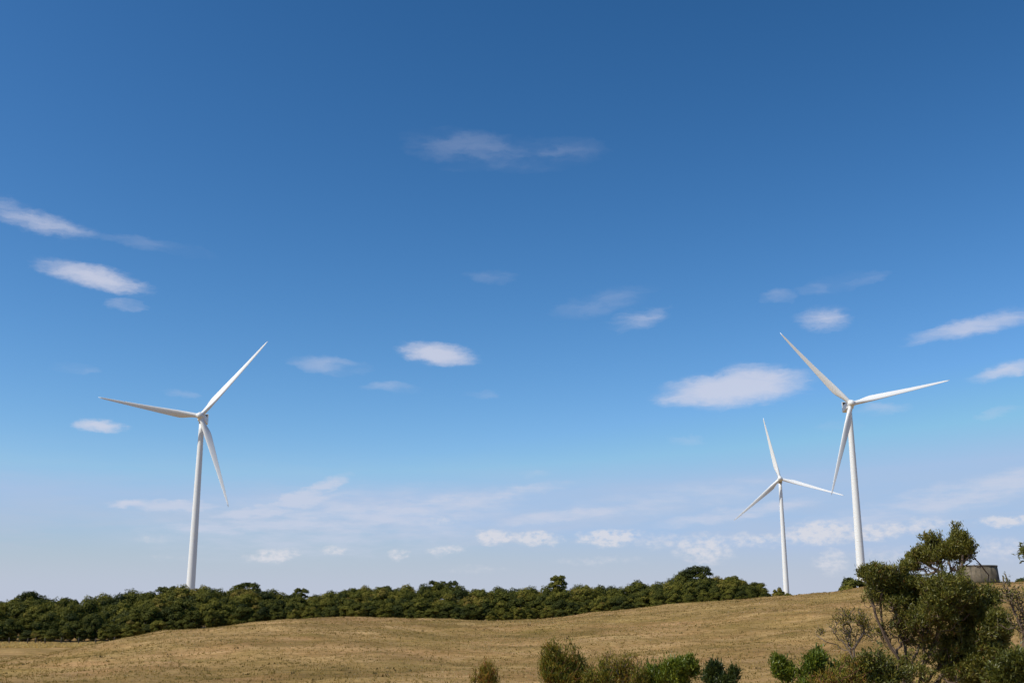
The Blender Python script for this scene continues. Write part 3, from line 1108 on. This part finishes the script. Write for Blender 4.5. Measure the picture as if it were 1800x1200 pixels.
def tree(kind, px, r, top_py, label, name='woodland_tree', group=None, rot=0.0, wide=1.0, cat='tree', min_h=1.0):
    crown, trunk, h = kind
    th = angles(px, 1100)[0]
    x, y = r * math.sin(th), r * math.cos(th)
    z = float(ground(x, y, False))
    ztop = at(px, top_py, r)[2]
    s = max(min_h, ztop - z) / h
    root = empty(name, (x, y, z))
    root.rotation_euler = (0, 0, rot)
    sw = min(1.25, max(0.3, s * 0.75 + 0.2)) * wide
    root.scale = (sw, sw, s)
    tag(root, label, cat, group)
    obj('crown', crown, root)
    obj('trunk', trunk, root)
    return root


TOPS = [(-120, 1052), (0, 1053), (25, 1046), (45, 1042), (70, 1046), (85, 1054), (105, 1049), (150, 1043), (200, 1038), (250, 1038), (290, 1034), (330, 1028), (370, 1026), (385, 1030), (400, 1032), (425, 1031),
        (450, 1033), (480, 1036), (505, 1045), (530, 1041), (560, 1044), (600, 1036), (625, 1029), (650, 1032), (690, 1027), (740, 1025), (780, 1026), (800, 1028), (830, 1032), (880, 1029), (920, 1031),
        (970, 1028), (1005, 1028), (1040, 1025), (1070, 1031), (1100, 1030), (1125, 1020), (1160, 1021), (1185, 1016), (1210, 1012), (1230, 1010), (1255, 1010), (1275, 1012), (1300, 1016), (1330, 1021), (1352, 1029), (1368, 1036)]
_tx, _ty = np.array([t[0] for t in TOPS], float), np.array([t[1] for t in TOPS], float)
_bx, _by = np.array([c[0] for c in FAR], float), np.array([c[1] for c in FAR], float)
_cx, _cy = np.array([c[0] for c in CREST], float), np.array([c[1] for c in CREST], float)
rnd = random.Random(5)
ROWS = [(251, 0.38, 22, 'low bushy tree, front row of wood', 'front edge trees of the wood', (0, 2, 6)),
        (261, 0.62, 27, 'olive tree, second row of wood', 'middle trees of the wood', (0, 1, 2, 3, 7)),
        (275, 0.84, 30, 'green tree below skyline of wood', 'upper canopy trees of the wood', (1, 3, 4, 7)),
        (292, 1.0, 30, 'rounded tree, skyline of wood', 'skyline trees of the wood', (1, 3, 4, 5, 7))]
MARKS = [(90, 'at its low end by the wire fence'), (270, 'between the fence and the turbine tower'), (390, 'under the turbine tower'), (560, 'around the dip in its skyline'),
         (740, 'before the twin crowns'), (900, 'beneath and just past the twin crowns'), (1080, 'around the umbrella shaped tree'), (1190, 'short of the tallest domed tree'), (1500, 'at its end around the tallest domed tree')]
for (r0, fr, gap, lab, grp, kinds) in ROWS:
    px = -70.0 + rnd.random() * 10
    while px < 1362:
        r = r0 + rnd.uniform(-3.5, 3.5)
        top = float(np.interp(px, _tx, _ty))
        base = float(min(np.interp(px, _cx, _cy) if px > 200 else 1130, np.interp(px, _bx, _by)))
        ty = base + (top - base) * (fr + (rnd.uniform(-0.05, 0.02) if fr == 1.0 else rnd.uniform(-0.16, 0.10))) + (rnd.uniform(-1.5, 2.5) if fr == 1.0 else 0)
        mk = next(t for q, t in MARKS if px < q)
        if px < 1345 or fr < 0.9:
            tree(KINDS[rnd.choice(kinds)], px, r, ty, lab + ', ' + mk, 'woodland_tree', grp + ' ' + mk, rnd.uniform(0, 6.28), rnd.uniform(0.85, 1.15))
        px += gap * rnd.uniform(0.65, 1.35)

# skyline trees that stand out
tree(OPEN[1], 45, 293, 1039, 'broad domed tree rising above the skyline at the far end of the wood', rot=0.5, wide=1.0)
tree(OPEN[0], 288, 296, 1030, 'open crowned tree with sky showing through, beside the turbine tower above the wood', rot=2.0)
tree(OPEN[2], 430, 296, 1023, 'thin spreading tree with wispy tufts on the skyline of the wood', rot=1.0, wide=1.1)
tree(OPEN[2], 527, 296, 1033, 'small flat topped tree standing alone in the dip of the wooded skyline', rot=3.3, wide=0.9)
tree(OPEN[0], 768, 294, 1020, 'one of twin rounded crowns bulging above the skyline, the wider one', rot=4.4, wide=0.8)
tree(OPEN[2], 794, 294, 1020, 'one of twin rounded crowns bulging above the skyline, the narrow one', rot=0.2, wide=0.6)
tree(OPEN[2], 981, 294, 1011, 'umbrella shaped tree poking highest above the middle of the wood', rot=5.0, wide=0.95)
tree(OPEN[1], 1232, 285, 994, 'tallest domed tree of the wood with sky gaps in its crown', rot=2.6, wide=1.25)
tree(KINDS[4], 1203, 287, 1003, 'tall dense tree leaning against the tallest domed tree of the wood', rot=1.6, wide=0.8)
tree(KINDS[5], 1292, 284, 1012, 'dark broad tree on the descending end of the wood', rot=0.9, wide=1.0)
tree(SHRUBS[0], 1372, 275, 1032, 'wispy little tree at the foot of the smallest turbine', 'small_tree', rot=0.4, wide=0.75)
tree(SHRUBS[2], 1387, 300, 1042, 'tiny dark bush against the base of the smallest turbine tower', 'bush', rot=2.2, wide=0.8, cat='bush')
tree(SHRUBS[1], 1512, 190, 1015, 'dark round bush on the crest at the foot of the large turbine', 'bush', rot=1.2, wide=1.0, cat='bush')
tree(SHRUBS[2], 1492, 188, 1028, 'smallest dark bush on the crest, next to a bigger round bush', 'bush', rot=0.2, wide=0.8, cat='bush')
tree(SHRUBS[1], 1798, 300, 1016, 'low distant bush on the crest past the leaning posts', 'bush', rot=3.2, wide=1.2, cat='bush')
tree(SHRUBS[2], 1410, 420, 1044.0, 'low dark scrub just showing over the crest past the smallest turbine', 'bush', rot=2.2, wide=2.4, cat='bush')

# ------------------------------------------------------------------ shrubs close to the camera
shrub('windswept_bush', 'large dark green windswept bush with many bare stems, in front of the slope', 'bush', 1612, 15.0,
      [(1538, 1006, 26, 18, -0.1, 1.0, 0.9), (1566, 1018, 24, 14, 0.1, 0.6, 0.9), (1596, 1026, 36, 20, 0.1, 1.3, 0.9), (1640, 1028, 44, 22, 0.0, 1.7, 0.9), (1688, 1036, 42, 24, -0.2, 1.7, 0.95), (1720, 1058, 32, 24, 0.1, 1.2),
       (1742, 1092, 32, 32, 0.0, 1.4), (1764, 1110, 14, 16, 0.0, 0.3), (1722, 1120, 44, 36, 0.1, 1.6), (1735, 1155, 36, 30, 0.0, 1.2), (1700, 1180, 50, 30, 0.2, 1.4, 0.9), (1690, 1090, 46, 44, 0.2, 1.6, 0.75),
       (1558, 1052, 36, 30, 0.0, 1.0, 0.3), (1606, 1052, 50, 30, 0.2, 1.9, 0.6), (1655, 1075, 52, 38, -0.2, 2.0, 0.6), (1572, 1105, 42, 40, 0.1, 1.4, 0.10), (1622, 1120, 50, 48, 0.1, 2.0, 0.18), (1664, 1155, 50, 40, 0.1, 2.2, 0.75), (1600, 1170, 40, 30, 0.0, 0.9, 0.2), (1590, 1002, 10, 13, 0, 0.15)],
      3900, 40, (0.046, 0.013), LEAF_MAIN, BARK, stems_px=[
          [(1592, 1205, 0), (1575, 1150, -0.05), (1550, 1105, -0.1), (1536, 1065, -0.15), (1530, 1035, -0.15)],
          [(1592, 1205, 0.05), (1580, 1158, 0.0), (1560, 1122, 0.1), (1549, 1085, 0.1), (1546, 1050, 0.1)],
          [(1596, 1210, 0.1), (1592, 1150, 0.2), (1583, 1110, 0.25), (1572, 1070, 0.25), (1574, 1045, 0.25)],
          [(1600, 1210, 0.1), (1604, 1160, 0.1), (1620, 1120, 0.1), (1618, 1080, 0.1)],
          [(1615, 1205, 0), (1625, 1165, 0.1), (1640, 1135, 0.1), (1650, 1100, 0.0), (1660, 1065, 0)],
          [(1622, 1205, 0.2), (1650, 1175, 0.2), (1668, 1135, 0.2), (1690, 1100, 0.3)],
          [(1640, 1205, 0), (1676, 1172, 0.15), (1700, 1150, 0.25), (1716, 1122, 0.2), (1742, 1104, 0.2)]],
      seed=3, wob=0.14, bf=0.22, depth=0.9, up_leaf=0.6, spray=0.042, back=2, step=0.09, tip_r=0.0044, power=3.5, tint=(0.1, 1.0), dy=4, shoots=0.2)
shrub('umbrella_bush', 'tall umbrella shaped bush with bare twigs under its olive crown, beside the tank', 'bush', 1672, 19.0,
      [(1604, 980, 13, 14, 0, 0.7), (1618, 967, 18, 15, 0, 0.9), (1640, 956, 22, 17, 0.1, 1.3), (1664, 957, 20, 17, -0.1, 1.2), (1690, 948, 14, 22, 0, 1.1), (1702, 962, 16, 17, 0.2, 0.7), (1655, 968, 40, 12, 0, 0.8, 0.7),
       (1630, 985, 36, 13, 0, 1.2, 0.03), (1672, 984, 34, 16, 0, 1.2, 0.03), (1710, 978, 14, 18, 0, 0.5, 0.06)],
      900, 36, (0.052, 0.016), LEAF_MAIN, BARK, stems_px=[
          [(1676, 1100, 0), (1668, 1030, 0), (1648, 1003, 0), (1628, 990, 0), (1612, 984, 0)], [(1676, 1100, 0.1), (1670, 1025, 0.1), (1652, 990, 0.1)], [(1678, 1100, 0), (1676, 1015, 0), (1668, 985, 0.1)],
          [(1680, 1100, 0), (1690, 1010, -0.1), (1692, 975, -0.1)], [(1720, 1090, 0.2), (1738, 1010, 0.2), (1724, 992, 0.1), (1706, 974, 0), (1696, 962, 0)]],
      seed=8, wob=0.10, bf=0.30, depth=0.9, up_leaf=0.9, spray=0.045, back=2, step=0.1, tint=(0.35, 0.97), tip_r=0.0056, power=3.4, shoots=0.14, dy=8)
shrub('twiggy_bush', 'sparse grey twiggy bush nearly leafless, standing before the windswept bush', 'bush', 1505, 13.5,
      [(1478, 1100, 26, 22, 0, 1), (1515, 1090, 24, 22, 0, 1), (1498, 1118, 38, 25, 0.1, 0.8), (1525, 1105, 16, 20, 0, 0.6), (1440, 1108, 10, 12, 0.1, 0.25)],
      520, 3, (0.03, 0.010), LEAF_RUST, BARK_GREY, stems_px=[[(1515, 1200, 0), (1503, 1165, 0), (1492, 1142, 0), (1478, 1122, 0)], [(1515, 1200, 0), (1503, 1165, 0), (1500, 1140, 0.05), (1518, 1112, 0)], [(1510, 1190, 0.1), (1496, 1150, 0.1), (1494, 1115, 0.1)]],
      seed=13, wob=0.2, bf=0.2, spray=0.02, back=3, tip_r=0.0028)
shrub('green_bush', 'small bright green bush with blunt tufts at the outer end of the scrub', 'bush', 1382, 12.5,
      [(1370, 1163, 17, 17, 0, 1.3), (1388, 1170, 13, 14, 0, 0.7), (1366, 1150, 10, 8, 0, 0.4)], 110, 42, (0.05, 0.014), LEAF_BRIGHT, BARK_GREY, seed=21, spray=0.035, up_leaf=1.0, tint=(0.1, 1.0), shoots=0.35, back=3, dy=6)
shrub('leafy_bush', 'loose mid green leafy bush between the bright green bush and the grey twigs', 'bush', 1450, 12.5,
      [(1428, 1152, 14, 14, 0, 1), (1418, 1178, 22, 18, 0, 1), (1455, 1165, 26, 20, 0.2, 1), (1470, 1185, 28, 18, 0, 0.8), (1440, 1140, 14, 12, 0.1, 0.4), (1436, 1192, 40, 16, -0.1, 0.8)],
      230, 24, (0.05, 0.016), LEAF_BRIGHT, BARK, seed=22, spray=0.05, up_leaf=0.8, tint=(0.05, 1.0), shoots=0.35, back=3, dy=6)
shrub('olive_bush', 'olive green low bush growing under the stems of the windswept bush', 'bush', 1545, 12.2,
      [(1520, 1165, 26, 26, 0, 1), (1552, 1160, 20, 20, 0, 0.8), (1540, 1190, 40, 20, 0, 1), (1575, 1185, 26, 16, 0.1, 0.5)],
      220, 18, (0.05, 0.017), LEAF_MAIN, BARK, seed=23, spray=0.05, up_leaf=0.5, tint=(0.1, 0.85))
shrub('rusty_bush', 'tall olive and rust coloured bush with spiky upright shoots in the paddock foreground', 'bush', 990, 12.6,
      [(965, 1160, 22, 30, 0, 1.2), (990, 1160, 26, 32, 0, 1.3), (1015, 1168, 26, 28, 0.1, 1.2), (1038, 1180, 18, 20, 0, 0.7), (985, 1185, 45, 22, 0, 1.2), (975, 1135, 14, 14, 0, 0.25)],
      520, 24, (0.042, 0.010), LEAF_RUST, BARK_RED, seed=31, spray=0.035, up_leaf=1.3, wob=0.1, bf=0.5, tint=(0.0, 0.95), back=5, shoots=0.5, dy=9)
shrub('brown_bush', 'thin brownish twiggy bush between the rusty bush and the bright rounded one', 'bush', 1085, 12.8,
      [(1075, 1170, 28, 22, 0, 1), (1105, 1170, 24, 22, 0, 1), (1090, 1190, 42, 18, 0, 1)], 260, 12, (0.042, 0.009), LEAF_RUST, BARK_GREY, seed=32, spray=0.04, up_leaf=1.1, wob=0.14, bf=0.45, tint=(0.2, 1.0), back=4, shoots=0.4, dy=5)
shrub('rounded_bush', 'bright green rounded bush with dense leafy tufts at the paddock edge', 'bush', 1185, 12.3,
      [(1208, 1155, 18, 18, 0, 1.2), (1180, 1162, 22, 20, 0, 1.2), (1152, 1175, 22, 20, 0.1, 1), (1195, 1178, 28, 18, 0, 1), (1140, 1190, 26, 16, 0.1, 0.8)],
      330, 36, (0.045, 0.013), LEAF_BRIGHT, BARK_GREY, seed=33, spray=0.04, up_leaf=1.0, tint=(0.25, 1.0), back=3, shoots=0.35, dy=9)
shrub('dark_bush', 'small dark green bush standing alone beside the bright rounded bush', 'bush', 1262, 11.8,
      [(1250, 1182, 18, 18, 0, 1.2), (1275, 1186, 20, 16, 0, 1), (1288, 1176, 9, 9, 0, 0.3), (1258, 1166, 8, 9, 0, 0.3), (1262, 1200, 34, 14, 0, 1)],
      190, 36, (0.045, 0.012), LEAF_DARK, BARK_GREY, seed=34, spray=0.035, up_leaf=0.9, tint=(0, 0.95), back=4)
shrub('reddish_shrub', 'slender reddish yellow shrub with upright stems, isolated on the dry grass', 'shrub', 858, 12.8,
      [(856, 1178, 16, 22, 0, 1), (845, 1192, 20, 16, 0, 1), (870, 1188, 16, 20, 0, 0.9), (862, 1166, 14, 14, 0, 0.25)], 150, 20, (0.04, 0.008), LEAF_RUST, BARK_RED, seed=35, spray=0.025, up_leaf=1.6, wob=0.08, bf=0.6, tint=(0.3, 1.0), back=5, shoots=0.6, dy=2)
shrub('bare_bush', 'half bare brown bush with crossing twigs below the leaning posts', 'bush', 1795, 14.0,
      [(1778, 1045, 20, 22, 0, 1), (1800, 1065, 28, 24, 0, 1), (1790, 1095, 26, 24, 0.1, 0.8), (1815, 1110, 24, 30, 0, 0.8), (1770, 1022, 10, 8, 0, 0.2)],
      420, 2, (0.04, 0.012), LEAF_MAIN, BARK, stems_px=[[(1800, 1200, 0), (1800, 1140, 0), (1790, 1090, 0), (1776, 1050, 0)], [(1805, 1190, 0), (1815, 1120, 0), (1805, 1080, 0)]],
      seed=41, wob=0.16, bf=0.2, spray=0.03, back=2, tip_r=0.004, power=3.3)
shrub('corner_bush', 'dark leafy bush in the corner below the half bare brown bush', 'bush', 1785, 12.0,
      [(1785, 1165, 26, 24, 0, 1), (1760, 1188, 30, 18, 0, 1), (1800, 1190, 30, 20, 0, 1)], 220, 26, (0.05, 0.018), LEAF_MAIN, BARK, seed=42, spray=0.05, tint=(0.05, 0.75))
shrub('tall_bush', 'tip of a tall leafy bush barely showing above the leaning posts', 'bush', 1850, 13.0,
      [(1826, 972, 24, 9, 0, 1), (1872, 985, 36, 26, 0, 1.2)], 160, 34, (0.055, 0.017), LEAF_MAIN, BARK, stems_px=[[(1852, 1100, 0), (1848, 1010, 0)]], seed=43, spray=0.05, tint=(0.1, 0.8))

shrub('low_scrub', 'thin reddish brown scrub filling the gap before the twiggy bush', 'bush', 1485, 12.0,
      [(1470, 1185, 40, 18, 0, 1), (1510, 1180, 30, 22, 0, 1), (1440, 1195, 30, 12, 0, 0.7), (1495, 1160, 26, 18, 0.1, 0.5)], 300, 8, (0.036, 0.010), LEAF_RUST, BARK_RED, seed=51, spray=0.03, up_leaf=1.0, back=4, tint=(0.1, 1.0), shoots=0.5)
shrub('sapling_scrub', 'low yellowish scrub joining the rusty bush to the thin brownish bush', 'bush', 1048, 12.2,
      [(1045, 1188, 26, 16, 0, 1), (1065, 1180, 16, 18, 0, 0.8), (1120, 1186, 20, 18, 0, 0.8)], 240, 16, (0.036, 0.009), LEAF_RUST, BARK_RED, seed=52, spray=0.03, up_leaf=1.2, back=5, tint=(0.1, 0.8), shoots=0.5)
